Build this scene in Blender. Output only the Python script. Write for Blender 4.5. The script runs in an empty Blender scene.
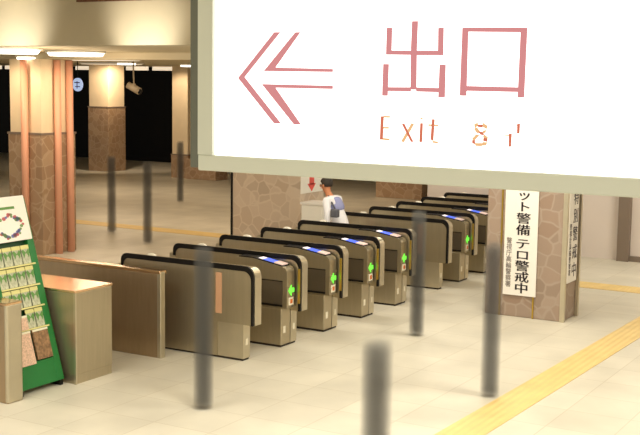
import bpy, bmesh, math, random
from mathutils import Vector, Matrix
random.seed(7)
scn = bpy.context.scene
COL = scn.collection
PI = math.pi

# ------------------------------------------------------------------ materials
def srgb(r, g, b):
    f = lambda c: (c/12.92 if c <= .04045 else ((c+.055)/1.055)**2.4)
    return (f(r/255), f(g/255), f(b/255), 1)

def mat(name, rgb, rough=.6, metal=0, emit=None, es=1.0, noise=0, nscale=8, stretch=None, spec=.5, bump=0):
    m = bpy.data.materials.new(name); m.use_nodes = True
    nt = m.node_tree; b = nt.nodes['Principled BSDF']
    c = srgb(*rgb)
    b.inputs['Base Color'].default_value = c
    b.inputs['Roughness'].default_value = rough
    b.inputs['Metallic'].default_value = metal
    b.inputs['Specular IOR Level'].default_value = spec
    if emit:
        b.inputs['Emission Color'].default_value = srgb(*emit)
        b.inputs['Emission Strength'].default_value = es
    if noise:
        tc = nt.nodes.new('ShaderNodeTexCoord'); mp = nt.nodes.new('ShaderNodeMapping')
        if stretch: mp.inputs['Scale'].default_value = stretch
        n = nt.nodes.new('ShaderNodeTexNoise'); n.inputs['Scale'].default_value = nscale
        n.inputs['Detail'].default_value = 3
        nt.links.new(tc.outputs['Object'], mp.inputs[0]); nt.links.new(mp.outputs[0], n.inputs['Vector'])
        r = nt.nodes.new('ShaderNodeMapRange')
        r.inputs['From Min'].default_value = .3; r.inputs['From Max'].default_value = .7
        r.inputs['To Min'].default_value = 1-noise; r.inputs['To Max'].default_value = 1+noise*.6
        nt.links.new(n.outputs['Fac'], r.inputs['Value'])
        mx = nt.nodes.new('ShaderNodeVectorMath'); mx.operation = 'SCALE'
        mx.inputs[0].default_value = c[:3]
        nt.links.new(r.outputs[0], mx.inputs['Scale']); nt.links.new(mx.outputs[0], b.inputs['Base Color'])
        if bump:
            bp = nt.nodes.new('ShaderNodeBump'); bp.inputs['Strength'].default_value = bump
            nt.links.new(n.outputs['Fac'], bp.inputs['Height']); nt.links.new(bp.outputs[0], b.inputs['Normal'])
    return m

def stone_mat(name, cols, joint, scale):
    m = bpy.data.materials.new(name); m.use_nodes = True
    nt = m.node_tree; b = nt.nodes['Principled BSDF']; L = nt.links.new
    tc = nt.nodes.new('ShaderNodeTexCoord')
    nz = nt.nodes.new('ShaderNodeTexNoise'); nz.inputs['Scale'].default_value = 3
    ad = nt.nodes.new('ShaderNodeMix'); ad.data_type = 'VECTOR'; ad.inputs['Factor'].default_value = .12
    L(tc.outputs['Object'], nz.inputs['Vector']); L(tc.outputs['Object'], ad.inputs[4]); L(nz.outputs['Color'], ad.inputs[5])
    v = nt.nodes.new('ShaderNodeTexVoronoi'); v.inputs['Scale'].default_value = scale
    v2 = nt.nodes.new('ShaderNodeTexVoronoi'); v2.feature = 'DISTANCE_TO_EDGE'; v2.inputs['Scale'].default_value = scale
    L(ad.outputs[1], v.inputs['Vector']); L(ad.outputs[1], v2.inputs['Vector'])
    sp = nt.nodes.new('ShaderNodeSeparateColor'); L(v.outputs['Color'], sp.inputs[0])
    cr = nt.nodes.new('ShaderNodeValToRGB'); L(sp.outputs[0], cr.inputs[0])
    e = cr.color_ramp.elements
    e[0].color = srgb(*cols[0]); e[1].color = srgb(*cols[-1])
    for i, c in enumerate(cols[1:-1]):
        k = e.new((i+1)/(len(cols)-1)); k.color = srgb(*c)
    jr = nt.nodes.new('ShaderNodeMapRange'); jr.inputs['From Min'].default_value = .02; jr.inputs['From Max'].default_value = .07
    L(v2.outputs['Distance'], jr.inputs['Value'])
    mx = nt.nodes.new('ShaderNodeMix'); mx.data_type = 'RGBA'
    mx.inputs[6].default_value = srgb(*joint)
    L(jr.outputs[0], mx.inputs['Factor']); L(cr.outputs[0], mx.inputs[7]); L(mx.outputs[2], b.inputs['Base Color'])
    b.inputs['Roughness'].default_value = .55
    return m

def floor_mat():
    m = bpy.data.materials.new('floor_tiles'); m.use_nodes = True
    nt = m.node_tree; b = nt.nodes['Principled BSDF']; L = nt.links.new
    tc = nt.nodes.new('ShaderNodeTexCoord')
    br = nt.nodes.new('ShaderNodeTexBrick'); br.offset = 0
    br.inputs['Scale'].default_value = 1; br.inputs['Brick Width'].default_value = .6; br.inputs['Row Height'].default_value = .6
    br.inputs['Mortar Size'].default_value = .006; br.inputs['Mortar Smooth'].default_value = .5
    br.inputs['Color1'].default_value = srgb(212, 206, 190); br.inputs['Color2'].default_value = srgb(204, 198, 182)
    br.inputs['Mortar'].default_value = srgb(190, 181, 162)
    L(tc.outputs['Object'], br.inputs['Vector'])
    n = nt.nodes.new('ShaderNodeTexNoise'); n.inputs['Scale'].default_value = 1.3; n.inputs['Detail'].default_value = 6
    L(tc.outputs['Object'], n.inputs['Vector'])
    r = nt.nodes.new('ShaderNodeMapRange'); r.inputs['From Min'].default_value = .3; r.inputs['From Max'].default_value = .7
    r.inputs['To Min'].default_value = .86; r.inputs['To Max'].default_value = 1.06
    L(n.outputs['Fac'], r.inputs['Value'])
    s = nt.nodes.new('ShaderNodeVectorMath'); s.operation = 'SCALE'
    L(br.outputs['Color'], s.inputs[0]); L(r.outputs[0], s.inputs['Scale']); L(s.outputs[0], b.inputs['Base Color'])
    b.inputs['Roughness'].default_value = .42; b.inputs['Specular IOR Level'].default_value = .35
    return m

def smoke_mat():
    # smoky cast resin: light is absorbed inside the rod, so its edges fade softly
    m = bpy.data.materials.new('smoky_resin'); m.use_nodes = True
    nt = m.node_tree; L = nt.links.new
    for n in list(nt.nodes): nt.nodes.remove(n)
    out = nt.nodes.new('ShaderNodeOutputMaterial'); v = nt.nodes.new('ShaderNodeVolumePrincipled')
    v.inputs['Color'].default_value = (.34, .32, .28, 1); v.inputs['Density'].default_value = 11
    tc = nt.nodes.new('ShaderNodeTexCoord'); sx = nt.nodes.new('ShaderNodeSeparateXYZ'); L(tc.outputs['Object'], sx.inputs[0])
    def mth(op, a, b=None):
        n = nt.nodes.new('ShaderNodeMath'); n.operation = op; n.use_clamp = (op == 'SUBTRACT')
        for k, q in enumerate((a, b)):
            if q is None: continue
            if isinstance(q, (int, float)): n.inputs[k].default_value = q
            else: L(q, n.inputs[k])
        return n.outputs[0]
    rr = mth('ADD', mth('MULTIPLY', sx.outputs[0], sx.outputs[0]), mth('MULTIPLY', sx.outputs[1], sx.outputs[1]))
    fall = mth('SUBTRACT', 1.0, mth('DIVIDE', rr, .0105))
    def ramp(v, a, b):
        n = nt.nodes.new('ShaderNodeMapRange'); n.inputs['From Min'].default_value = a; n.inputs['From Max'].default_value = b
        L(v, n.inputs['Value']); return n.outputs[0]
    ends = mth('MULTIPLY', ramp(sx.outputs[2], 1.53, 1.44), ramp(sx.outputs[2], 0, .05))
    L(mth('MULTIPLY', mth('MULTIPLY', fall, ends), 15.0), v.inputs['Density'])
    L(v.outputs[0], out.inputs['Volume'])
    return m

M = dict(
    floor=floor_mat(),
    stone=stone_mat('brown_stone', [(150,120,92),(170,140,112),(158,128,98),(176,148,118)], (180,154,126), 5.6),
    stone2=stone_mat('pinkish_stone', [(142,122,106),(156,136,120),(148,124,106),(162,142,126)], (164,146,130), 5.2),
    stone3=stone_mat('pale_stone', [(184,164,144),(204,184,164),(192,170,148),(212,194,174)], (210,192,172), 5.0),
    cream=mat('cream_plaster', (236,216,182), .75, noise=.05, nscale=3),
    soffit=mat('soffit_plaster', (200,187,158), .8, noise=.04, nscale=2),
    ceiling=mat('ceiling_paint', (205,192,160), .8, noise=.04, nscale=2),
    dark=mat('night_glass', (9,7,6), .5, spec=.1),
    wall=mat('pale_wall_panel', (226,214,206), .45, noise=.03, nscale=1.5),
    pillar=mat('taupe_pillar', (128,112,98), .5),
    wood=mat('brown_wood', (110,66,36), .5, noise=.15, nscale=10),
    steel=mat('brushed_steel', (184,172,146), .36, .85, noise=.05, nscale=6, stretch=(6,6,.4)),
    steel2=mat('satin_steel', (200,190,166), .32, .82, noise=.06, nscale=6),
    bronze=mat('warm_steel', (178,156,128), .34, .85, noise=.06, nscale=5, stretch=(5,5,.5)),
    steelrefl=mat('steel_top_reflection', (222,188,150), .16, .9, noise=.16, nscale=4),  # steel tops: coppery tint and patches imitate reflections
    black=mat('black_rubber', (14,10,7), .45, spec=.25),
    dkpanel=mat('dark_panel', (104,94,78), .35, .5),
    toe=mat('dark_toe_base', (40,30,20), .7),  # dark colour of the recessed base under the gates
    gold=mat('gold_edge', (176,146,60), .3, .7),
    blue=mat('lcd_blue', (70,90,200), .3, emit=(95,120,235), es=.9),
    pale=mat('lcd_white', (235,225,230), .3, emit=(245,232,236), es=.75),
    pink=mat('reader_pink', (226,200,190), .35, emit=(226,196,186), es=.35),
    green=mat('arrow_green', (90,220,60), .4, emit=(110,240,70), es=1.1),
    yellow=mat('label_yellow', (226,200,110), .5),
    orange=mat('label_orange', (206,110,50), .5),
    sticker=mat('sticker_white', (226,218,196), .5),
    reflstrip=mat('salmon_reflection', (196,150,116), .45),  # orange reflection on the gate panel, put into a strip's colour
    dome=mat('pale_dome', (232,226,210), .25),
    pipe=mat('salmon_pipe', (226,164,134), .5),
    tactile=None,
    white=mat('white_paint', (236,232,222), .5),
    banner=mat('banner_white', (236,230,222), .55),
    ink=mat('banner_ink', (52,44,50), .6),
    ink2=mat('banner_ink_grey', (110,100,96), .6),
    red=mat('poster_red', (226,92,84), .5),
    rack=mat('green_rack', (24,112,48), .45),
    rackdk=mat('dark_green_rack', (20,70,34), .5),
    paper=mat('leaflet_paper', (226,222,196), .6),
    yhead=mat('leaflet_header', (214,208,140), .6),
    lgreen=mat('leaflet_green', (96,140,72), .6),
    lgrey=mat('leaflet_photo', (186,188,160), .6, noise=.4, nscale=40),
    lbrown=mat('leaflet_brown', (146,112,78), .6, noise=.5, nscale=30),
    lpink=mat('leaflet_pink', (222,186,160), .6, noise=.3, nscale=60),
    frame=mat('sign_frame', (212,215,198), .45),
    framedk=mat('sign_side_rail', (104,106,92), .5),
    signface=mat('sign_light_panel', (255,255,255), .5, emit=(255,255,254), es=1.6),
    lamp=mat('lamp_glow', (255,250,235), .5, emit=(255,250,232), es=4),
    lampsoft=mat('lamp_soft', (255,240,215), .5, emit=(240,222,196), es=.8),
    smoke=smoke_mat(),
    skin=mat('skin', (198,130,90), .6),
    hair=mat('dark_hair', (46,38,30), .7),
    shirt=mat('white_shirt', (238,236,240), .7),
    vest=mat('lavender_vest', (148,152,196), .7),
    bag=mat('grey_bag', (92,92,100), .6),
    trousers=mat('dark_trousers', (52,50,58), .8),
    cam=mat('camera_grey', (170,154,130), .5),
    bluesign=mat('pale_blue_glow', (170,190,225), .5, emit=(170,190,230), es=.8),
)
def text_glow(name, rgb):
    return mat(name, rgb, .6, emit=rgb, es=.95, spec=0)
for n in M.values():
    pass
# lettering is backlit film: mostly emission of its own colour
def film(name, rgb, k=1.0):
    m = bpy.data.materials.new(name); m.use_nodes = True
    nt = m.node_tree; b = nt.nodes['Principled BSDF']
    b.inputs['Base Color'].default_value = (.02,.01,.01,1); b.inputs['Specular IOR Level'].default_value = 0
    b.inputs['Emission Color'].default_value = srgb(*rgb); b.inputs['Emission Strength'].default_value = k
    return m
M['film'] = film('salmon_film', (214,140,140)); M['filmr'] = film('orange_film', (214,120,92)); M['filmy'] = film('yellow_film', (240,190,136))

def tactile_mat():
    m = mat('yellow_tactile', (224,194,126), .5, noise=.08, nscale=4)
    nt = m.node_tree; b = nt.nodes['Principled BSDF']; L = nt.links.new
    tc = nt.nodes.new('ShaderNodeTexCoord'); w = nt.nodes.new('ShaderNodeTexWave')
    w.bands_direction = 'X'; w.inputs['Scale'].default_value = 4.2
    L(tc.outputs['Object'], w.inputs['Vector'])
    bp = nt.nodes.new('ShaderNodeBump'); bp.inputs['Strength'].default_value = .5; bp.inputs['Distance'].default_value = .01
    L(w.outputs['Fac'], bp.inputs['Height']); L(bp.outputs[0], b.inputs['Normal'])
    return m
M['tactile'] = tactile_mat()

# ------------------------------------------------------------------ mesh helpers
def box(bm, x0, x1, y0, y1, z0, z1, bev=0):
    vs = [bm.verts.new((x, y, z)) for z in (z0, z1) for y in (y0, y1) for x in (x0, x1)]
    fs = [bm.faces.new([vs[i] for i in q]) for q in ((0,2,3,1),(4,5,7,6),(0,1,5,4),(2,6,7,3),(0,4,6,2),(1,3,7,5))]
    if bev:
        es = set(e for f in fs for e in f.edges)
        bmesh.ops.bevel(bm, geom=list(es), offset=bev, segments=2, profile=.5, affect='EDGES')
def prism(bm, pts, y0, y1, axis='y'):
    """closed outline extruded between two planes; pts are (x,z) for axis y, (y,z) for axis x, (x,y) for axis z"""
    def P(a, b, t): return (a, t, b) if axis == 'y' else ((t, a, b) if axis == 'x' else (a, b, t))
    A = [bm.verts.new(P(a, b, y0)) for a, b in pts]; B = [bm.verts.new(P(a, b, y1)) for a, b in pts]
    n = len(pts)
    fs = [bm.faces.new(A), bm.faces.new(list(reversed(B)))]
    for i in range(n):
        fs.append(bm.faces.new((A[i], B[i], B[(i+1) % n], A[(i+1) % n])))
    bmesh.ops.recalc_face_normals(bm, faces=fs)
def cyl(bm, p0, p1, r0, r1=None, seg=20, cap=True):
    r1 = r0 if r1 is None else r1
    p0, p1 = Vector(p0), Vector(p1); d = (p1-p0).normalized()
    a = d.orthogonal().normalized(); b = d.cross(a)
    A = [bm.verts.new(p0+(a*math.cos(t)+b*math.sin(t))*r0) for t in [2*PI*i/seg for i in range(seg)]]
    B = [bm.verts.new(p1+(a*math.cos(t)+b*math.sin(t))*r1) for t in [2*PI*i/seg for i in range(seg)]]
    for i in range(seg):
        f = bm.faces.new((A[i], A[(i+1) % seg], B[(i+1) % seg], B[i])); f.smooth = True
    if cap: bm.faces.new(list(reversed(A))); bm.faces.new(B)
def ball(bm, c, r, sx=1, sy=1, sz=1, seg=16):
    m = Matrix.Translation(c) @ Matrix.Diagonal((sx, sy, sz, 1))
    g = bmesh.ops.create_uvsphere(bm, u_segments=seg, v_segments=seg//2+2, radius=r, matrix=m)
    for v in g['verts']:
        for f in v.link_faces: f.smooth = True
def obj(name, fill, m, parent=None, loc=None, label=None):
    me = bpy.data.meshes.new(name); bm = bmesh.new(); fill(bm)
    bm.to_mesh(me); bm.free(); me.materials.append(m)
    o = bpy.data.objects.new(name, me); COL.objects.link(o)
    if parent: o.parent = parent
    if loc: o.location = loc
    if label: o['label'] = label
    return o
def tag(o, label, cat, group=None, kind=None):
    o['label'] = label; o['category'] = cat
    if group: o['group'] = group
    if kind: o['kind'] = kind
    return o
def thing(name, label, cat, loc=(0,0,0), group=None):
    o = bpy.data.objects.new(name, None); COL.objects.link(o); o.location = loc
    o.empty_display_size = .1
    return tag(o, label, cat, group)
def struct(name, fill, m, label=None):
    o = obj(name, fill, m); o['kind'] = 'structure'
    if label: o['label'] = label
    return o
def copy_tree(o, parent=None):
    c = o.copy(); COL.objects.link(c)
    if parent: c.parent = parent
    for ch in [k for k in o.children]: copy_tree(ch, c)
    return c
def text_mesh(name, s, size, m, parent, mtx, sx=1.0):
    cu = bpy.data.curves.new(name, 'FONT'); cu.body = s; cu.size = size
    cu.align_x = 'CENTER'; cu.align_y = 'CENTER'; cu.extrude = .0015
    t = bpy.data.objects.new(name+'_curve', cu); COL.objects.link(t)
    bpy.context.view_layer.update()
    dg = bpy.context.evaluated_depsgraph_get()
    me = bpy.data.meshes.new_from_object(t.evaluated_get(dg))
    bpy.data.objects.remove(t); bpy.data.curves.remove(cu)
    me.transform(mtx @ Matrix.Diagonal((sx, 1, 1, 1)))
    me.materials.clear(); me.materials.append(m)
    o = bpy.data.objects.new(name, me); COL.objects.link(o); o.parent = parent
    return o
def merge_text(name, items, m, parent):
    """items: (string, size, matrix, sx) joined into one lettering mesh"""
    bm = bmesh.new()
    for s, size, mtx, sx in items:
        o = text_mesh('t', s, size, m, parent, mtx, sx)
        bm.from_mesh(o.data); me = o.data
        bpy.data.objects.remove(o); bpy.data.meshes.remove(me)
    me = bpy.data.meshes.new(name); bm.to_mesh(me); bm.free(); me.materials.append(m)
    o = bpy.data.objects.new(name, me); COL.objects.link(o); o.parent = parent
    return o
def polys(bm, plist, y, th=.004):
    for p in plist: prism(bm, p, y, y-th)

# ------------------------------------------------------------------ camera (stands on the stairs, looking down over the gates)
cd = bpy.data.cameras.new('camera'); cam = bpy.data.objects.new('camera', cd); COL.objects.link(cam)
yaw, pitch, roll = -.528, .119, .014
f = Vector((math.sin(yaw)*math.cos(pitch), math.cos(yaw)*math.cos(pitch), -math.sin(pitch)))
r = Vector((math.cos(yaw), -math.sin(yaw), 0)); u = r.cross(f)
r2 = r*math.cos(roll)+u*math.sin(roll); u2 = -r*math.sin(roll)+u*math.cos(roll)
cam.matrix_world = Matrix(((r2.x,u2.x,-f.x,6.828),(r2.y,u2.y,-f.y,-10.195),(r2.z,u2.z,-f.z,3.035),(0,0,0,1)))
cd.sensor_fit = 'HORIZONTAL'; cd.sensor_width = 36; cd.lens = 1140.5*36/640; cd.clip_end = 200
scn.camera = cam

# ------------------------------------------------------------------ setting
CZ = 3.45
struct('floor', lambda bm: box(bm, -45, 14, -14, 23, -.1, 0), M['floor'])
struct('ceiling', lambda bm: box(bm, -45, 14, 1.25, 23, CZ, CZ+.15), M['ceiling'])
struct('ceiling_near', lambda bm: box(bm, -45, 14, -14, 1.25, 4.06, 4.2), M['ceiling'])['label'] = 'raised ceiling in front of the bulkhead'
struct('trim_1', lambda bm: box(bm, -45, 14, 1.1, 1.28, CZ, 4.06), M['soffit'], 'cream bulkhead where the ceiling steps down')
struct('trim_2', lambda bm: box(bm, -3.4, 14, 1.05, 1.1, 4.0, 4.06), M['wood'], 'brown wooden strip along the top of the bulkhead')
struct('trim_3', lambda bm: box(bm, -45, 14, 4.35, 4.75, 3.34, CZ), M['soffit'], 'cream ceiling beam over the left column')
struct('wall_back', lambda bm: box(bm, -45, 14, 23, 23.2, 0, CZ), M['dark'])
def rear_wall(bm):
    box(bm, -2.3, 14, 9.5, 9.62, 0, CZ)
struct('wall_right', rear_wall, M['wall'], 'pale pinkish wall panels behind the right column')
def wall_pillar(bm): box(bm, 1.40, 1.60, 9.36, 9.5, 0, CZ)
struct('trim_4', wall_pillar, M['pillar'], 'taupe upright between the pale wall panels')
def base_r(bm): box(bm, 1.60, 14, 9.44, 9.5, 0, .09)
struct('baseboard_right', base_r, M['pillar'])

# yellow tactile guide paths
tag(obj('tactile_path', lambda bm: prism(bm, [(2.75, -6), (3.12, -6), (3.44, 6.44), (3.07, 6.44)], 0, .006, 'z'), M['tactile']),
    'yellow tactile guide strip running diagonally over the floor at lower right', 'guide path')
tag(obj('tactile_path', lambda bm: box(bm, .2, 9, 6.45, 6.95, 0, .006), M['tactile']),
    'yellow tactile guide strip beyond the banner column, in front of the pale wall', 'guide path')
tag(obj('tactile_path', lambda bm: box(bm, -20, -4.9, 7.72, 8.2, 0, .006), M['tactile']),
    'thin yellow tactile guide strip crossing the far floor behind the gates at left', 'guide path')

# ------------------------------------------------------------------ columns
def column(name, label, x0, x1, y0, y1, zs, ztop, st, upper=None):
    t = thing(name, label, 'column', ((x0+x1)/2, (y0+y1)/2, 0))
    cx, cy = (x0+x1)/2, (y0+y1)/2
    a, b = (x1-x0)/2, (y1-y0)/2
    obj('stone_cladding', lambda bm: box(bm, -a, a, -b, b, 0, zs, .012), st, t)
    obj('upper_shaft', lambda bm: box(bm, -a+.03, a-.03, -b+.03, b-.03, zs, ztop), upper or M['cream'], t)
    obj('ledge', lambda bm: box(bm, -a-.012, a+.012, -b-.012, b+.012, zs-.02, zs+.015), M['pillar'], t)
    return t
lc = column('column', 'stone-clad column with salmon vertical pipes at far left', -7.78, -7.0, 4.12, 4.95, 2.08, 3.34, M['stone'])
for px, py in ((-7.33+7.39, 4.06-4.535), (-6.95+7.39, 4.46-4.535), (-6.95+7.39, 4.76-4.535)):
    obj('pipe', lambda bm, px=px, py=py: cyl(bm, (px, py, 0), (px, py, 3.33), .062), M['pipe'], lc, label='salmon vertical pipe')
column('column', 'stone-clad column with cream lit top standing before the dark opening', -18.72, -17.85, 18.4, 19.25, 2.1, CZ, M['stone'])
c3 = column('column', 'pale column beside the left edge of the exit sign', -15.0, -14.35, 18.0, 18.7, .72, CZ, M['stone'])
tag(obj('planter_wall', lambda bm: box(bm, -14.34, -13.2, 17.85, 18.5, 0, .62, .02), M['stone']), 'low stone block at the foot of the pale rear column', 'low wall')
mc = column('column', 'wide stone column behind the gates carrying the red arrow poster', -4.75, -3.32, 6.53, 7.33, 2.1, CZ, M['stone3'])
obj('edge_channel', lambda bm: box(bm, -.735, -.70, -.42, -.38, 0, 3.2), M['black'], mc, label='thin dark edge strip')
column('column', 'stone column far behind the gates just under the exit sign', -7.1, -5.75, 16.6, 17.4, 2.1, CZ, M['stone'])
rc = column('column', 'stone column with white police banners at right', 1.21, 2.27, 3.82, 4.42, 2.1, CZ, M['stone2'])
obj('edge_channel', lambda bm: box(bm, .50, .56, -.31, -.26, 0, 2.2), M['steel2'], rc, label='metal corner channel')
obj('edge_channel', lambda bm: box(bm, .535, .575, .2, .25, 0, 2.2), M['steel2'], rc, label='metal corner channel')
obj('banner_rail', lambda bm: (box(bm, -.33, -.31, -.318, -.30, 0, 1.9), box(bm, .13, .15, -.318, -.30, 0, 1.9)), M['gold'], rc)

# banners on the right column
def R_x(): return Matrix.Rotation(PI/2, 4, 'X')
b1 = thing('banner', 'white vertical banner with dark lettering on the front of the right column', 'banner', (1.69, 3.80, 0), 'police banners')
del b1['group']
obj('cloth', lambda bm: box(bm, -.225, .225, -.004, .006, .29, 1.88), M['banner'], b1)
its = []
for i, ch in enumerate('ット警備'):
    for d in (-.004, 0, .004): its.append((ch, .15, Matrix.Translation((.03+d, -.006-abs(d)*.1, 1.60-.152*i)) @ R_x(), 1.35))
for i, ch in enumerate('テロ警戒中'):
    for d in (-.004, 0, .004): its.append((ch, .15, Matrix.Translation((.03+d, -.006-abs(d)*.1, .965-.146*i)) @ R_x(), 1.35))
merge_text('lettering', its, M['ink'], b1)
its = [(ch, .085, Matrix.Translation((-.155, -.006, 1.0-.082*i)) @ R_x(), .95) for i, ch in enumerate('警視庁高輪警察署')]
merge_text('small_lettering', its, M['ink2'], b1)
b2 = thing('banner', 'white vertical banner seen edge-on around the side of the right column', 'banner', (2.305, 4.06, 0))
obj('cloth', lambda bm: box(bm, -.006, .004, -.20, .17, .50, 1.88), M['banner'], b2)
RX = Matrix.Rotation(PI/2, 4, 'Z') @ R_x()
merge_text('lettering', [(ch, .2, Matrix.Translation((.006, .05, 1.58-.235*i)) @ RX, 1.0) for i, ch in enumerate('特別警戒中')], M['ink'], b2)
merge_text('small_lettering', [(ch, .085, Matrix.Translation((.006, -.13, 1.22-.085*i)) @ RX, .95) for i, ch in enumerate('警視庁高輪警察署')], M['ink2'], b2)

# poster with red arrow on the middle column
po = thing('poster', 'white poster with a red down arrow on the stone column', 'poster', (-3.319, 6.9, 0))
obj('sheet', lambda bm: box(bm, 0, .01, -.38, .36, 1.10, 1.62), M['white'], po)
obj('arrow', lambda bm: (box(bm, .01, .014, -.10, .06, 1.24, 1.56), prism(bm, [(-.16, 1.26), (.12, 1.26), (-.02, 1.12)], .01, .014, 'x')), M['red'], po)
# white counter box by the column
cb = thing('counter', 'white counter box beside the stone column behind the gates', 'counter', (-2.72, 6.1, 0))
obj('cabinet', lambda bm: box(bm, -.2, .2, -.2, .2, 0, 1.0, .01), M['white'], cb)
obj('counter_top', lambda bm: box(bm, -.22, .22, -.22, .22, 1.0, 1.04, .008), M['banner'], cb)

# ------------------------------------------------------------------ ticket gates
L_, OH, HB, HT = 1.686, .136, .405, 1.05
def arc(cx, cz, r, a0, a1, n=7):
    return [(cx+r*math.cos(math.radians(a0+(a1-a0)*i/n)), cz+r*math.sin(math.radians(a0+(a1-a0)*i/n))) for i in range(n+1)]
def gate_outline(d=0, dz=None):
    # path of the rounded shell, lower left -> top -> lower right
    dz = d if dz is None else dz
    x0, x1, z1 = -L_+d, OH-d, HT-dz
    return [(x0, .90)] + arc(x0+.08, z1-.08, .08, 180, 90) + arc(x1-.10, z1-.10, .10, 90, 0) + [(x1, HB)]
def strip(bm, outer, inner, y0, y1):
    n = len(outer)
    V = [[bm.verts.new((p[0], y, p[1])) for p in q] for q in (outer, inner) for y in (y0, y1)]
    o0, o1, i0, i1 = V
    fs = []
    for k in range(n-1):
        fs += [bm.faces.new((o0[k], o0[k+1], o1[k+1], o1[k])), bm.faces.new((i0[k], i1[k], i1[k+1], i0[k+1])),
               bm.faces.new((o0[k], i0[k], i0[k+1], o0[k+1])), bm.faces.new((o1[k], o1[k+1], i1[k+1], i1[k]))]
    for k in (0, n-1): fs.append(bm.faces.new((o0[k], o1[k], i1[k], i0[k])))
    bmesh.ops.recalc_face_normals(bm, faces=fs)
def gate_base(label):
    t = thing('ticket_gate', label, 'ticket gate', group='automatic ticket gates')
    o_, i_ = gate_outline(0), gate_outline(.026, .055)
    obj('edge_trim', lambda bm: strip(bm, o_, i_, -.16, -.132), M['black'], t, label='black rounded edge trim')
    # main shell, slightly inside the trim on the near side; satin housing on the far side
    sh = gate_outline(.03)
    near = [p for p in sh] + [(-.34, HB), (-.34, .025), (-L_+.03, .02)]
    obj('side_panel', lambda bm: prism(bm, near, -.145, -.125), M['steel'], t)
    fa = gate_outline(-.004, .02) + [(-.35, HB), (-.35, .02), (-L_+.035, .02)]
    obj('housing', lambda bm: prism(bm, fa, -.1245, 0), M['steel2'], t)
    obj('pedestal', lambda bm: box(bm, -.339, 0, -.136, -.006, .025, HB-.001), M['steel2'], t)
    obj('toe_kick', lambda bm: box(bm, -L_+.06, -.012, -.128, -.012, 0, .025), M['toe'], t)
    obj('end_cap', lambda bm: box(bm, -L_-.07, -L_+.03, -.15, -.01, .02, .93, .02), M['steel2'], t)
    obj('sensor_dome', lambda bm: ball(bm, (-1.32, -.06, HT-.03), .06, 1.25, .8, .75), M['dome'], t)
    obj('sticker', lambda bm: box(bm, 0, .003, -.09, -.05, .17, .24), M['sticker'], t)
    return t
def plain_gate(label):
    t = gate_base(label)
    obj('reflection_strip', lambda bm: box(bm, -.36, -.28, -.149, -.144, .50, .95), M['reflstrip'], t, label='salmon strip imitating a reflection on the side panel')
    return t
def reader_gate(label):
    t = gate_base(label)
    def zt(x): return 1.0-.16*max(0, x+.40)
    def slab(x0, x1, y0, y1, h): return lambda bm: prism(bm, [(x0, zt(x0)), (x1, zt(x1)), (x1, zt(x1)+h), (x0, zt(x0)+h)], y0, y1)
    rb = obj('reader_cabinet', lambda bm: prism(bm, [(-.62, .46), (-.62, 1.0), (-.40, 1.0)] + arc(0, zt(0)-.07, .07, 84, 0) + [(.07, .46)], -.34, -.179), M['steel'], t)
    obj('recessed_panel', lambda bm: box(bm, -.56, .015, -.345, -.34, .49, .77), M['dkpanel'], rb, label='dark recessed panel')
    obj('panel_lip', lambda bm: (box(bm, -.56, .015, -.352, -.34, .475, .50), box(bm, -.56, .015, -.348, -.34, .765, .775)), M['black'], rb)
    obj('top_pad', lambda bm: prism(bm, [(-.60, 1.0), (-.40, 1.0), (0, zt(0)), (0, zt(0)+.012), (-.40, 1.012), (-.60, 1.012)], -.325, -.185), M['black'], rb)
    obj('display_screen', slab(-.27, -.13, -.31, -.195, .020), M['blue'], rb, label='lit blue display')
    obj('card_reader', slab(-.12, -.01, -.315, -.19, .024), M['pink'], rb)
    obj('coin_slot', slab(-.34, -.28, -.30, -.20, .018), M['pale'], rb)
    obj('lower_cabinet', lambda bm: box(bm, -.62, 0, -.34, -.146, .025, .455, .008), M['steel'], t)
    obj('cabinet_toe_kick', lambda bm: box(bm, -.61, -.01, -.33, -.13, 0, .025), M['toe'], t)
    def arrow(bm):
        y, z = -.245, .66
        prism(bm, [(y-.06, z), (y, z-.065), (y, z-.025), (y+.06, z-.025), (y+.06, z+.025), (y, z+.025), (y, z+.065)], .0705, .076, 'x')
    obj('arrow_indicator', arrow, M['green'], rb, label='lit green arrow')
    obj('indicator_label', lambda bm: box(bm, .07, .074, -.30, -.20, .49, .58), M['sticker'], rb)
    obj('indicator_mark', lambda bm: box(bm, .074, .076, -.27, -.22, .51, .56), M['orange'], rb)
    obj('gold_strip', lambda bm: box(bm, OH-.02, OH+.004, -.178, -.161, .50, .90), M['gold'], t)
    obj('sticker', lambda bm: box(bm, 0, .003, -.30, -.25, .16, .24), M['sticker'], t)
    return t
P_, P56 = .973, .305
def GY(k): return (k-1)*P_ + (P56 if k >= 6 else 0)
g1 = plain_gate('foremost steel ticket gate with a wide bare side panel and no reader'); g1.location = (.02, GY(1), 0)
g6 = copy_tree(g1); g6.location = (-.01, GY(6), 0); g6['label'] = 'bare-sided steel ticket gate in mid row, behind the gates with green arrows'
g2 = reader_gate('ticket gate with blue display directly behind the foremost bare gate'); g2.location = (.02, GY(2), 0)
for k, lab in ((3, 'second gate with a blue display, counting back from the foremost bare gate'),
               (4, 'third gate with a blue display, counting back from the foremost bare gate'),
               (5, 'fourth gate with a blue display, just before the mid-row bare gate'),
               (7, 'gate with green arrow directly behind the mid-row bare gate'),
               (8, 'gate partly hidden by the banner column, second behind the mid-row bare gate'),
               (9, 'third gate behind the mid-row bare gate, only its top in view'),
               (10, 'farthest ticket gate of the row, tight under the exit sign')):
    g = copy_tree(g2); g.location = (.02 if k < 6 else -.01, GY(k), 0); g['label'] = lab

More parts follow.
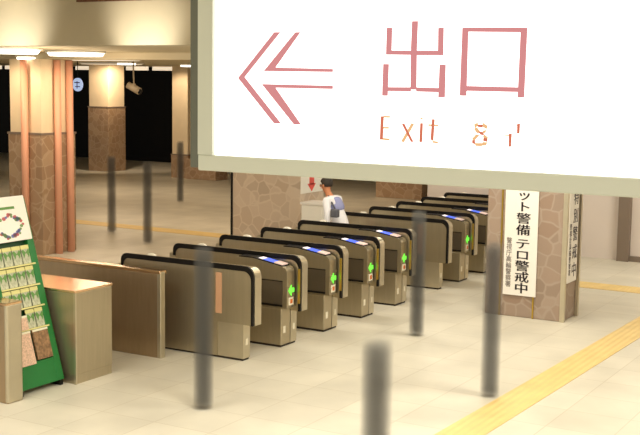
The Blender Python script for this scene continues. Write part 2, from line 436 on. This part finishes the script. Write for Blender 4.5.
# ------------------------------------------------------------------ barriers and kiosk at left
bt = thing('steel_barrier', 'long low bronze-toned steel barrier in front of the foremost gate', 'barrier', (-.8, -.495, 0))
obj('panel', lambda bm: box(bm, -2.7, 0, -.035, .035, 0, .93, .006), M['bronze'], bt)
obj('top_rail', lambda bm: box(bm, -2.7, .004, -.045, .07, .93, .965, .008), M['steelrefl'], bt, label='steel top rail with coppery reflections in its colour')
obj('end_post', lambda bm: box(bm, -.045, .006, -.04, .04, 0, .955, .006), M['steel2'], bt)
kb = thing('metal_cabinet', 'square steel cabinet with reflection-tinted steel top beside the green leaflet rack', 'cabinet', (-.83, -1.59, 0))
obj('body', lambda bm: box(bm, -1.7, 0, -.25, .30, .09, .92, .008), M['steel'], kb)
obj('plinth', lambda bm: box(bm, -1.69, -.006, -.243, .293, 0, .09), M['steel'], kb)
obj('top', lambda bm: box(bm, -1.7, .008, -.258, .308, .92, .945, .006), M['steelrefl'], kb, label='shiny steel top with coppery reflections in its colour')
obj('corner_strip', lambda bm: box(bm, -.02, .006, -.256, -.236, 0, .93), M['steel2'], kb)
fb = thing('barrier_cabinet', 'brown steel barrier end cut off by the left edge of the photo', 'barrier', (-.88, -2.61, 0))
obj('body', lambda bm: box(bm, -1.9, 0, -.095, .095, 0, .93, .008), M['bronze'], fb)
obj('top', lambda bm: box(bm, -1.9, .006, -.10, .10, .93, .955, .006), M['steelrefl'], fb)
obj('end_post', lambda bm: box(bm, -.04, .006, -.1, .1, 0, .945, .02), M['steel2'], fb)

# ------------------------------------------------------------------ leaflet rack (leans back)
RK = thing('leaflet_rack', 'green leaning leaflet rack between the steel cabinets', 'rack', (-.966, -2.19, .0))
ang = math.atan2(.506, 1.782); SL = 1.855
RM = Matrix.Translation((0, 0, .05)) @ Matrix.Rotation(-ang, 4, 'Y')   # local z up the slope, local x out of the face
def slanted(o):
    o.data.transform(RM); return o
def robj(name, fill, m, parent=RK, label=None): 
    o = obj(name, fill, m, parent, label=label); return slanted(o)
W = .30
robj('back_board', lambda bm: box(bm, -.05, -.02, -W, W, 0, SL), M['rackdk'])
robj('side_rail', lambda bm: box(bm, -.07, .032, W-.085, W, 0, SL, .005), M['rack'])
robj('side_rail', lambda bm: box(bm, -.07, .03, -W, -W+.045, 0, SL, .005), M['rack'])
robj('bottom_board', lambda bm: box(bm, -.05, .028, -W+.045, W-.045, 0, .24, .005), M['rack'])
obj('foot', lambda bm: (box(bm, -.5, .02, W-.05, W-.01, 0, .06), box(bm, -.5, .02, -W+.01, -W+.05, 0, .06)), M['black'], RK)
obj('rear_strut', lambda bm: (cyl(bm, (-.49, W-.03, .04), (-.30, W-.03, .9), .014), cyl(bm, (-.49, -W+.03, .04), (-.30, -W+.03, .9), .014)), M['rackdk'], RK)

pos = robj('notice_board', lambda bm: box(bm, .03, .045, -W-.02, W-.025, 1.43, SL+.02, .003), M['white'], RK, 'white printed notice')
robj('heading_band', lambda bm: box(bm, .045, .048, -W+.05, W-.18, 1.75, 1.775), M['lgreen'], pos)
def dabs(cols, seed):
    rnd = random.Random(seed)
    def fn(bm):
        for i in range(16):
            a = rnd.uniform(0, 2*PI); rr = rnd.uniform(.7, 1.0)
            y = .2*math.cos(a)*rr; z = 1.58+.12*math.sin(a)*rr; s = rnd.uniform(.010, .022)
            prism(bm, [(y+s*math.cos(t)*1.3, z+s*math.sin(t)) for t in [k*PI/3 for k in range(6)]], .045, .048, 'x')
    return fn
robj('printed_figures', dabs(0, 3), mat('print_red', (186,96,100), .6), pos)
robj('printed_figures', dabs(0, 9), mat('print_blue', (110,120,170), .6), pos)
robj('printed_figures', dabs(0, 14), mat('print_leaf', (120,150,100), .6), pos)
# shelves with leaflets
tiers = [1.19, .98, .77, .56]
names = ['top tier', 'second tier', 'third tier', 'fourth tier']
for i, z in enumerate(tiers):
    robj('shelf_lip', lambda bm, z=z: box(bm, -.02, .034, -W+.045, W-.045, z-.012, z+.004), M['yhead'])
seq = ['leftmost', 'second from the left', 'third from the left', 'rightmost']
proto = None
for i, z in enumerate(tiers):
    for j in range(4):
        if i == 3 and j < 2: continue
        y = -W+.045+.122*j+.055
        if proto is None:
            t = thing('leaflet', '', 'leaflet', group='small leaflets in the green rack'); proto = t
            me = obj('card', lambda bm: box(bm, 0, .01, -.053, .053, 0, .15), M['lgrey'], t)
            obj('header', lambda bm: box(bm, .002, .013, -.057, .057, .145, .185, .004), M['yhead'], t)
            def bird(bm):
                prism(bm, [(-.055, .13), (-.03, .14), (0, .105), (.03, .14), (.055, .13), (.03, .06), (.012, .10), (-.012, .10), (-.03, .06)], .0135, .011, 'x')
            obj('printed_motif', bird, M['lgreen'], t)
        else:
            t = copy_tree(proto)
        t.matrix_world = Matrix.Translation((-.966, -2.19, 0)) @ RM @ Matrix.Translation((.012, y, z+.006))
        t['label'] = 'small green and yellow leaflet, %s on the %s of the rack' % (seq[j], names[i])
for lab, y0, y1, z0, z1, mm in (('pinkish leaflet in the rack, above the large cream one', -.19, -.03, .56, .70, 'lpink'),
                            ('large cream leaflet at the bottom of the rack', -.25, -.03, .22, .545, 'lpink'),
                            ('large brown leaflet at the bottom right of the rack', .0, .205, .25, .545, 'lbrown')):
    t = thing('leaflet', lab, 'leaflet', (-.966, -2.19, 0))
    robj('card', lambda bm: box(bm, .03, .045, y0, y1, z0, z1), M[mm], t)
    robj('header', lambda bm: box(bm, .044, .05, y0, y1, z1-.02, z1), M['paper'], t)

# ------------------------------------------------------------------ translucent grey posts
for x, y, lab in ((-8.06, 7.13, 'translucent grey post standing on the far yellow strip, nearest the rear column'),
                  (-6.52, 6.34, 'translucent grey post at the near side of the far yellow strip'),
                  (-10.4, 12.43, 'farthest translucent grey post, beside the left edge of the exit sign'),
                  (.71, -1.81, 'translucent grey post in front of the foremost ticket gate'),
                  (1.03, 2.10, 'translucent grey post in front of the mid-row bare gate'),
                  (2.80, .05, 'translucent grey post between the banner column and the yellow strip'),
                  (3.78, -4.27, 'nearest translucent grey post, cut by the bottom of the photo')):
    p = obj('grey_post', lambda bm: (cyl(bm, (0,0,.002), (0,0,1.53), .104, seg=48, cap=True)), M['smoke'], loc=(x, y, 0))
    tag(p, lab, 'post', 'translucent grey posts')

# ------------------------------------------------------------------ hanging exit sign
ARROW = [[(4.332, 3.227), (4.36, 3.227), (4.189, 3.047), (4.368, 2.863), (4.336, 2.862), (4.158, 3.043)], [(4.431, 3.226), (4.454, 3.226), (4.338, 3.087), (4.604, 3.083), (4.604, 3.071), (4.283, 3.072)], [(4.274, 3.02), (4.605, 3.018), (4.605, 3.005), (4.339, 3.006), (4.462, 2.862), (4.43, 2.861)]]
DE = [[(4.942, 3.262), (4.966, 3.262), (4.964, 3.156), (4.94, 3.156)], [(4.94, 3.156), (4.964, 3.156), (4.966, 3.008), (4.942, 3.008)], [(4.837, 3.24), (4.859, 3.239), (4.858, 3.138), (4.836, 3.138)], [(5.05, 3.237), (5.071, 3.237), (5.072, 3.136), (5.051, 3.136)], [(4.858, 3.154), (4.941, 3.153), (4.942, 3.137), (4.858, 3.138)], [(4.963, 3.153), (5.051, 3.153), (5.052, 3.136), (4.964, 3.136)], [(4.825, 3.103), (4.848, 3.103), (4.846, 2.983), (4.823, 2.983)], [(5.059, 3.102), (5.083, 3.102), (5.083, 2.982), (5.057, 2.981)], [(4.845, 3.016), (4.943, 3.017), (4.943, 3.001), (4.846, 3.001)], [(4.966, 3.017), (5.057, 3.016), (5.058, 3.0), (4.966, 3.001)]]
KU = [[(5.146, 3.236), (5.169, 3.236), (5.169, 2.989), (5.143, 2.989)], [(5.37, 3.234), (5.394, 3.233), (5.391, 2.987), (5.367, 2.986)], [(5.169, 3.236), (5.371, 3.234), (5.372, 3.217), (5.17, 3.221)], [(5.168, 3.025), (5.368, 3.023), (5.369, 3.006), (5.169, 3.007)]]
RED = [[(4.819, 2.905), (4.831, 2.905), (4.829, 2.816), (4.817, 2.815)], [(4.909, 2.879), (4.919, 2.88), (4.959, 2.812), (4.949, 2.812)], [(4.986, 2.884), (4.996, 2.884), (4.995, 2.813), (4.984, 2.812)], [(5.034, 2.9), (5.044, 2.9), (5.041, 2.82), (5.03, 2.823)], [(5.339, 2.857), (5.349, 2.857), (5.348, 2.81), (5.339, 2.809)], [(5.369, 2.893), (5.379, 2.894), (5.378, 2.858), (5.369, 2.858)], [(5.219, 2.886), (5.236, 2.886), (5.235, 2.875), (5.217, 2.877)], [(5.242, 2.839), (5.257, 2.836), (5.256, 2.824), (5.24, 2.827)], [(5.197, 2.828), (5.208, 2.828), (5.208, 2.814), (5.198, 2.816)], [(5.22, 2.861), (5.237, 2.859), (5.244, 2.847), (5.229, 2.849)]]
YEL = [[(4.83, 2.907), (4.858, 2.907), (4.858, 2.9), (4.83, 2.9)], [(4.828, 2.865), (4.854, 2.865), (4.854, 2.858), (4.828, 2.858)], [(4.827, 2.823), (4.858, 2.821), (4.858, 2.813), (4.827, 2.815)], [(4.949, 2.883), (4.96, 2.879), (4.919, 2.809), (4.907, 2.812)], [(5.019, 2.881), (5.059, 2.88), (5.059, 2.874), (5.019, 2.874)], [(5.038, 2.82), (5.06, 2.817), (5.06, 2.81), (5.038, 2.812)], [(4.985, 2.904), (4.994, 2.905), (4.995, 2.898), (4.986, 2.898)], [(5.353, 2.891), (5.369, 2.889), (5.369, 2.886), (5.353, 2.887)], [(5.323, 2.85), (5.339, 2.853), (5.339, 2.849), (5.323, 2.846)], [(5.202, 2.886), (5.217, 2.893), (5.217, 2.881), (5.207, 2.872)], [(5.236, 2.893), (5.256, 2.882), (5.252, 2.87), (5.237, 2.877)], [(5.202, 2.87), (5.215, 2.875), (5.229, 2.857), (5.216, 2.853)], [(5.241, 2.865), (5.254, 2.868), (5.244, 2.854), (5.231, 2.855)], [(5.212, 2.85), (5.225, 2.847), (5.206, 2.826), (5.195, 2.832)], [(5.244, 2.85), (5.259, 2.84), (5.255, 2.834), (5.238, 2.841)], [(5.208, 2.818), (5.239, 2.819), (5.235, 2.807), (5.211, 2.807)], [(5.238, 2.823), (5.258, 2.822), (5.25, 2.81), (5.237, 2.809)]]
# [ 5.817 -6.3    2.697] [ 3.898 -6.3    2.66 ] [ 3.95  -6.3    3.363]

SY = -6.285
sg = thing('exit_sign', 'large backlit white hanging sign with arrow, Japanese characters and Exit', 'sign', (0, 0, 0))
SX1 = 6.55
def fr(bm):
    box(bm, 3.965, SX1, SY-.03, SY+.16, 2.655, 2.722, .006); box(bm, 3.965, SX1, SY-.03, SY+.16, 3.45, 3.51, .006)
    box(bm, 3.965, 4.04, SY-.03, SY+.16, 2.722, 3.45); box(bm, SX1-.07, SX1, SY-.03, SY+.16, 2.722, 3.45)
obj('frame', fr, M['frame'], sg)
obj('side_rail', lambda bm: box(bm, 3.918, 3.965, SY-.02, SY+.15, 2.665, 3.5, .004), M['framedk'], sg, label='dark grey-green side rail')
obj('light_panel', lambda bm: box(bm, 4.038, SX1-.06, SY-.012, SY+.12, 2.72, 3.46), M['signface'], sg, label='glowing white panel')
obj('back_cover', lambda bm: box(bm, 3.96, SX1-.01, SY+.12, SY+.155, 2.66, 3.50), M['framedk'], sg)
obj('arrow_symbol', lambda bm: polys(bm, ARROW, SY-.012), M['film'], sg, label='pink double-line arrow pointing left')
obj('character_out', lambda bm: polys(bm, DE, SY-.012), M['film'], sg, label='pink character 出')
obj('character_mouth', lambda bm: polys(bm, KU, SY-.012), M['film'], sg, label='pink character 口')
obj('small_lettering', lambda bm: polys(bm, RED, SY-.012), M['filmr'], sg, label='thin orange word Exit and faded number')
obj('faded_strokes', lambda bm: polys(bm, YEL, SY-.012, .003), M['filmy'], sg, label='washed-out yellow strokes of the lettering')
for x in (4.4, 6.1):
    obj('hanging_rod', lambda bm: cyl(bm, (x, SY+.06, 3.5), (x, SY+.06, 4.06), .018), M['framedk'], sg)

# ------------------------------------------------------------------ luminaires
def drum(x, y, r, label):
    t = thing('ceiling_light', label, 'ceiling light', (x, y, CZ))
    obj('housing', lambda bm: cyl(bm, (0,0,0), (0,0,-.03), r+.03, seg=40), M['white'], t)
    obj('diffuser', lambda bm: cyl(bm, (0,0,-.03), (0,0,-.08), r, r*.93, seg=40), M['lamp'], t)
drum(-5.55, 1.9, .5, 'round glowing ceiling light cut by the left edge of the photo')
drum(-5.6, 3.45, .44, 'round glowing ceiling light hanging above the left column')
def small(x, y, z, label, s=.16):
    t = thing('ceiling_light', label, 'ceiling light', (x, y, z))
    obj('frame', lambda bm: box(bm, -s-.02, s+.02, -s-.02, s+.02, -.03, 0), M['white'], t)
    obj('diffuser', lambda bm: box(bm, -s, s, -s, s, -.07, -.03, .01), M['lamp'], t)
small(-7.36, 4.15, 3.40, 'small square light at the top of the left column', .11)
small(-12.4, 12.8, CZ, 'small square light in front of the rear cream column', .17)
small(-12.5, 15.6, CZ, 'small square light above the pale column by the sign', .17)
# lit louvre tiles along the rear edge of the ceiling
t = thing('louvre_light', 'row of small pale lit tiles along the far edge of the ceiling', 'ceiling light', (-18, 20.6, CZ))
for k in range(14):
    obj('lit_tile', lambda bm: box(bm, -9+k*1.15, -9+k*1.15+.95, 0, .05, -.135, -.004), M['lampsoft'], t)
# surveillance camera hanging
t = thing('security_camera', 'grey camera hanging on a stem from the ceiling before the dark opening', 'camera', (-9.87, 10.0, CZ))
obj('stem', lambda bm: cyl(bm, (0,0,0), (.02,0,-.55), .018), M['cam'], t)
obj('joint', lambda bm: ball(bm, (.02,0,-.56), .045), M['cam'], t)
obj('body', lambda bm: cyl(bm, (-.12,-.04,-.56), (.16,.03,-.70), .075, .085), M['cam'], t)
obj('lens_hood', lambda bm: cyl(bm, (.16,.03,-.70), (.2,.04,-.72), .06, .05), M['black'], t)
# small pale blue lit sign in the dark opening
t = thing('lit_sign', 'small pale blue lit sign in the dark opening right of the left column', 'sign', (-13.36, 12.0, 0))
obj('panel', lambda bm: prism(bm, [(.2*math.cos(a)*.8, 2.86+.17*math.sin(a)) for a in [k*PI/8 for k in range(16)]], 0, .05), M['bluesign'], t)
obj('mark', lambda bm: (box(bm, -.09, .09, -.006, 0, 2.90, 2.925), box(bm, -.012, .012, -.006, 0, 2.76, 2.95), box(bm, -.06, .10, -.006, 0, 2.80, 2.82)), M['ink'], t)
obj('hanger', lambda bm: cyl(bm, (0, .025, 3.02), (0, .025, CZ), .01), M['black'], t)
# overhead panels added to light the floor, the gates and the sign front
def fill_panel(x, y, z, sx, sy, power, col, label):
    t = thing('added_panel_light', label, 'ceiling light', (x, y, z))
    obj('frame', lambda bm: box(bm, -sx/2-.03, sx/2+.03, -sy/2-.03, sy/2+.03, -.04, 0), M['white'], t)
    obj('diffuser', lambda bm: box(bm, -sx/2, sx/2, -sy/2, sy/2, -.05, -.04), M['lampsoft'], t)
    ld = bpy.data.lights.new('fill_lamp', 'AREA'); ld.shape = 'RECTANGLE'; ld.size = sx; ld.size_y = sy
    ld.energy = power; ld.color = col
    lo = bpy.data.objects.new('fill_lamp', ld); COL.objects.link(lo); lo.location = (x, y, z-.06)
WW = (1, .955, .83); WM = (1, .78, .54)
fill_panel(3.2, -3.0, 4.06, 2.4, 1.2, 165, WW, 'added ceiling panel light above the near floor')
fill_panel(5.5, .0, 4.06, 2.4, 1.2, 140, WW, 'added ceiling panel light above the right floor')
fill_panel(-.6, -5.0, 4.06, 2.4, 1.2, 150, WW, 'added ceiling panel light above the left barriers')
fill_panel(1.8, 2.3, CZ, 1.6, .6, 75, WW, 'added ceiling panel light in front of the banner column')
fill_panel(-.9, 3.2, CZ, 1.6, .6, 40, WW, 'added ceiling panel light above the middle gates')
fill_panel(-.9, 7.2, CZ, 1.6, .6, 45, WW, 'added ceiling panel light above the rear gates')
fill_panel(3.4, 7.6, CZ, 1.6, .6, 90, WW, 'added ceiling panel light before the pale wall')
fill_panel(-5.5, 9.5, CZ, 1.6, .6, 75, WM, 'added ceiling panel light above the far floor behind the stone column')
fill_panel(-9.5, 8.5, CZ, 1.6, .6, 50, WM, 'added ceiling panel light above the far yellow strip')
fill_panel(-8.0, 14.5, CZ, 1.6, .6, 64, WM, 'added ceiling panel light above the far floor, under the exit sign')
fill_panel(-13.5, 13.5, CZ, 1.6, .6, 74, WM, 'added ceiling panel light above the far floor near the rear columns')
fill_panel(5.2, -10.4, 4.06, 2.4, .8, 130, (1, .97, .9), 'added fill panel above the stairs, lighting the front of the exit sign')  # unseen lamp behind the camera, added to brighten the sign front
def point(x, y, z, e, col, r=.1):
    ld = bpy.data.lights.new('lamp', 'POINT'); ld.energy = e; ld.color = col; ld.shadow_soft_size = r
    o = bpy.data.objects.new('lamp', ld); COL.objects.link(o); o.location = (x, y, z)
def spot(loc, to, e, col, size, blend=.6, r=.08):
    ld = bpy.data.lights.new('spot_lamp', 'SPOT'); ld.energy = e; ld.color = col; ld.spot_size = size; ld.spot_blend = blend; ld.shadow_soft_size = r
    o = bpy.data.objects.new('spot_lamp', ld); COL.objects.link(o); o.location = loc
    o.rotation_euler = (Vector(to)-Vector(loc)).to_track_quat('-Z', 'Y').to_euler()
spot((-17.2, 17.9, 3.3), (-18.0, 18.7, 2.3), 210, WM, 1.9)
spot((-14.4, 17.0, 3.3), (-14.6, 18.2, 2.0), 70, WM, 1.6)
spot((-7.3, 3.3, 3.35), (-7.4, 4.3, 1.4), 60, WM, 2.2)
spot((-5.9, 4.1, 3.3), (-7.1, 4.6, 1.2), 60, WM, 2.2)
for x in (-4.5, -2.3, -.1, 2.1):
    spot((x, .45, 3.30), (x, 1.1, 3.62), 44, (1, .95, .84), 1.7, .7, .06)
point(-5.45, 3.45, 3.1, 30, WM, .4); point(-4.75, 1.85, 3.1, 25, WM, .4)

# ------------------------------------------------------------------ person behind the gates
def skin_obj(name, nodes, edges, m, parent, sub=2):
    me = bpy.data.meshes.new(name); me.from_pydata([n[0] for n in nodes], edges, []); me.materials.append(m)
    o = bpy.data.objects.new(name, me); COL.objects.link(o)
    if parent: o.parent = parent
    mod = o.modifiers.new('skin', 'SKIN'); mod.use_smooth_shade = True
    sv = me.skin_vertices[0].data if me.skin_vertices else None
    if sv is None:
        bm = bmesh.new(); bm.from_mesh(me); bm.verts.layers.skin.verify(); bm.to_mesh(me); bm.free(); sv = me.skin_vertices[0].data
    for i, n in enumerate(nodes):
        rr = n[1]; sv[i].radius = rr if isinstance(rr, tuple) else (rr, rr)
        sv[i].use_root = (i == 0)
    s = o.modifiers.new('sub', 'SUBSURF'); s.levels = sub; s.render_levels = sub
    return o
# walks toward -X, trunk leaning forward
pr = thing('person', 'person in white shirt and lavender vest leaning forward behind the gates', 'person', (-1.36, 4.5, 0))
N = [((0,0,.92),.10), ((-.06,0,1.06),.10), ((-.14,0,1.24),.105), ((-.20,0,1.36),.08), ((-.245,0,1.44),.048), ((-.28,0,1.50),.055), ((-.31,0,1.58),(.082,.092)), ((-.315,0,1.655),(.06,.07)),
     ((-.19,.16,1.35),.045), ((-.17,.235,1.13),.040), ((-.33,.22,.97),.032), ((-.38,.22,.94),(.03,.018)),
     ((-.19,-.16,1.35),.045), ((-.12,-.235,1.13),.040), ((-.17,-.24,.90),.032), ((-.19,-.24,.84),(.018,.032)),
     ((.0,.10,.84),.095), ((-.16,.10,.48),.065), ((-.08,.10,.09),.045), ((-.22,.10,.045),.038),
     ((.0,-.10,.84),.095), ((.04,-.10,.47),.065), ((.20,-.10,.10),.045), ((.08,-.10,.04),.038)]
E_ = [(0,1),(1,2),(2,3),(3,4),(4,5),(5,6),(6,7),(3,8),(8,9),(9,10),(10,11),(3,12),(12,13),(13,14),(14,15),(0,16),(16,17),(17,18),(18,19),(0,20),(20,21),(21,22),(22,23)]
# fingers
def fingers(base, d, side, idx):
    for k in range(4):
        p = Vector(base)+Vector(side)*(k-1.5)*.018; ln = (.06, .07, .066, .05)[k]
        a = len(N); N.append((tuple(p+Vector(d)*.03), .008)); N.append((tuple(p+Vector(d)*(.03+ln*.6)+Vector((-.012,0,-.006))), .0075)); N.append((tuple(p+Vector(d)*(.03+ln)+Vector((-.03,0,-.012))), .006))
        E_.extend([(idx, a), (a, a+1), (a+1, a+2)])
    p = Vector(base)-Vector(side)*.036
    a = len(N); N.append((tuple(p+Vector(d)*.0), .009)); N.append((tuple(p+Vector(d)*.035-Vector(side)*.012), .008)); E_.extend([(idx, a), (a, a+1)])
fingers((-.38,.22,.94), (-.85,0,-.5), (0,1,0), 11)
fingers((-.19,-.24,.84), (-.2,0,-1), (1,0,0), 15)
body = skin_obj('body', N, E_, M['skin'], pr)
def sleeve(name, nodes, edges, m): return skin_obj(name, nodes, edges, m, pr)
g = .018
sleeve('shirt', [((.02,0,.82),.165), ((-.06,0,1.06),.145), ((-.14,0,1.24),.14), ((-.20,0,1.35),.12), ((-.23,0,1.415),.07),
    ((-.19,.18,1.36),.072), ((-.17,.24,1.13),.062), ((-.30,.225,1.0),.048), ((-.19,-.18,1.36),.072), ((-.12,-.24,1.13),.062), ((-.16,-.24,.95),.048)],
    [(0,1),(1,2),(2,3),(3,4),(3,5),(5,6),(6,7),(3,8),(8,9),(9,10)], M['shirt'])
sleeve('vest', [((-.09,0,1.13),.162), ((-.14,0,1.25),.168), ((-.185,0,1.345),.155), ((-.205,0,1.385),.12)], [(0,1),(1,2),(2,3)], M['vest'])
sleeve('trousers', [((0,0,.90),(.14,.14)), ((.0,.10,.80),.11), ((-.16,.10,.48),.085), ((-.085,.10,.12),.065), ((.0,-.10,.82),.11), ((.04,-.10,.47),.085), ((.19,-.10,.13),.065)],
    [(0,1),(1,2),(2,3),(0,4),(4,5),(5,6)], M['trousers'])
obj('shoe', lambda bm: ball(bm, (-.15,.10,.045), .045, 3.0, 1.1, 1.0), M['black'], pr); obj('shoe', lambda bm: ball(bm, (.14,-.10,.05), .045, 3.0, 1.1, 1.0), M['black'], pr)
def hairf(bm):
    ball(bm, (-.295, 0, 1.625), .098, 1.08, .95, 1.0, 20)
    for v in list(bm.verts):
        if v.co.x < -.35 and v.co.z < 1.645: v.co.x = -.345 + (v.co.x+.35)*.1
        if v.co.z < 1.57: v.co.z = 1.57
obj('hair', hairf, M['hair'], pr)
obj('nose', lambda bm: ball(bm, (-.405, 0, 1.575), .014, 1.3, .8, 1.3, 10), M['skin'], pr)
obj('eye', lambda bm: ball(bm, (-.39, -.03, 1.60), .010, .7, 1, .7, 10), M['hair'], pr); obj('eye', lambda bm: ball(bm, (-.39, .03, 1.60), .010, .7, 1, .7, 10), M['hair'], pr)
obj('mouth', lambda bm: ball(bm, (-.392, 0, 1.54), .02, .4, 1, .25, 10), M['red'], pr)
obj('ear', lambda bm: (ball(bm, (-.305, -.088, 1.585), .022, .8, .4, 1.2, 10), ball(bm, (-.305, .088, 1.585), .022, .8, .4, 1.2, 10)), M['skin'], pr)
bg = thing('shoulder_bag', 'small grey shoulder bag worn at the side of the person', 'bag', (-1.36, 4.5, 0))
obj('body', lambda bm: box(bm, -.06, .07, -.29, -.20, 1.12, 1.25, .02), M['bag'], bg)
obj('strap', lambda bm: cyl(bm, (-.02,-.20,1.25), (-.19,-.12,1.44), .012), M['bag'], bg)

pr.scale = (.94, .94, .94); bg.scale = (.94, .94, .94)

# ------------------------------------------------------------------ world and view
w = bpy.data.worlds.new('world'); scn.world = w; w.use_nodes = True
w.node_tree.nodes['Background'].inputs[0].default_value = (1.0, .94, .8, 1)
w.node_tree.nodes['Background'].inputs[1].default_value = 1.1
scn.view_settings.view_transform = 'Standard'
scn.view_settings.exposure = 0
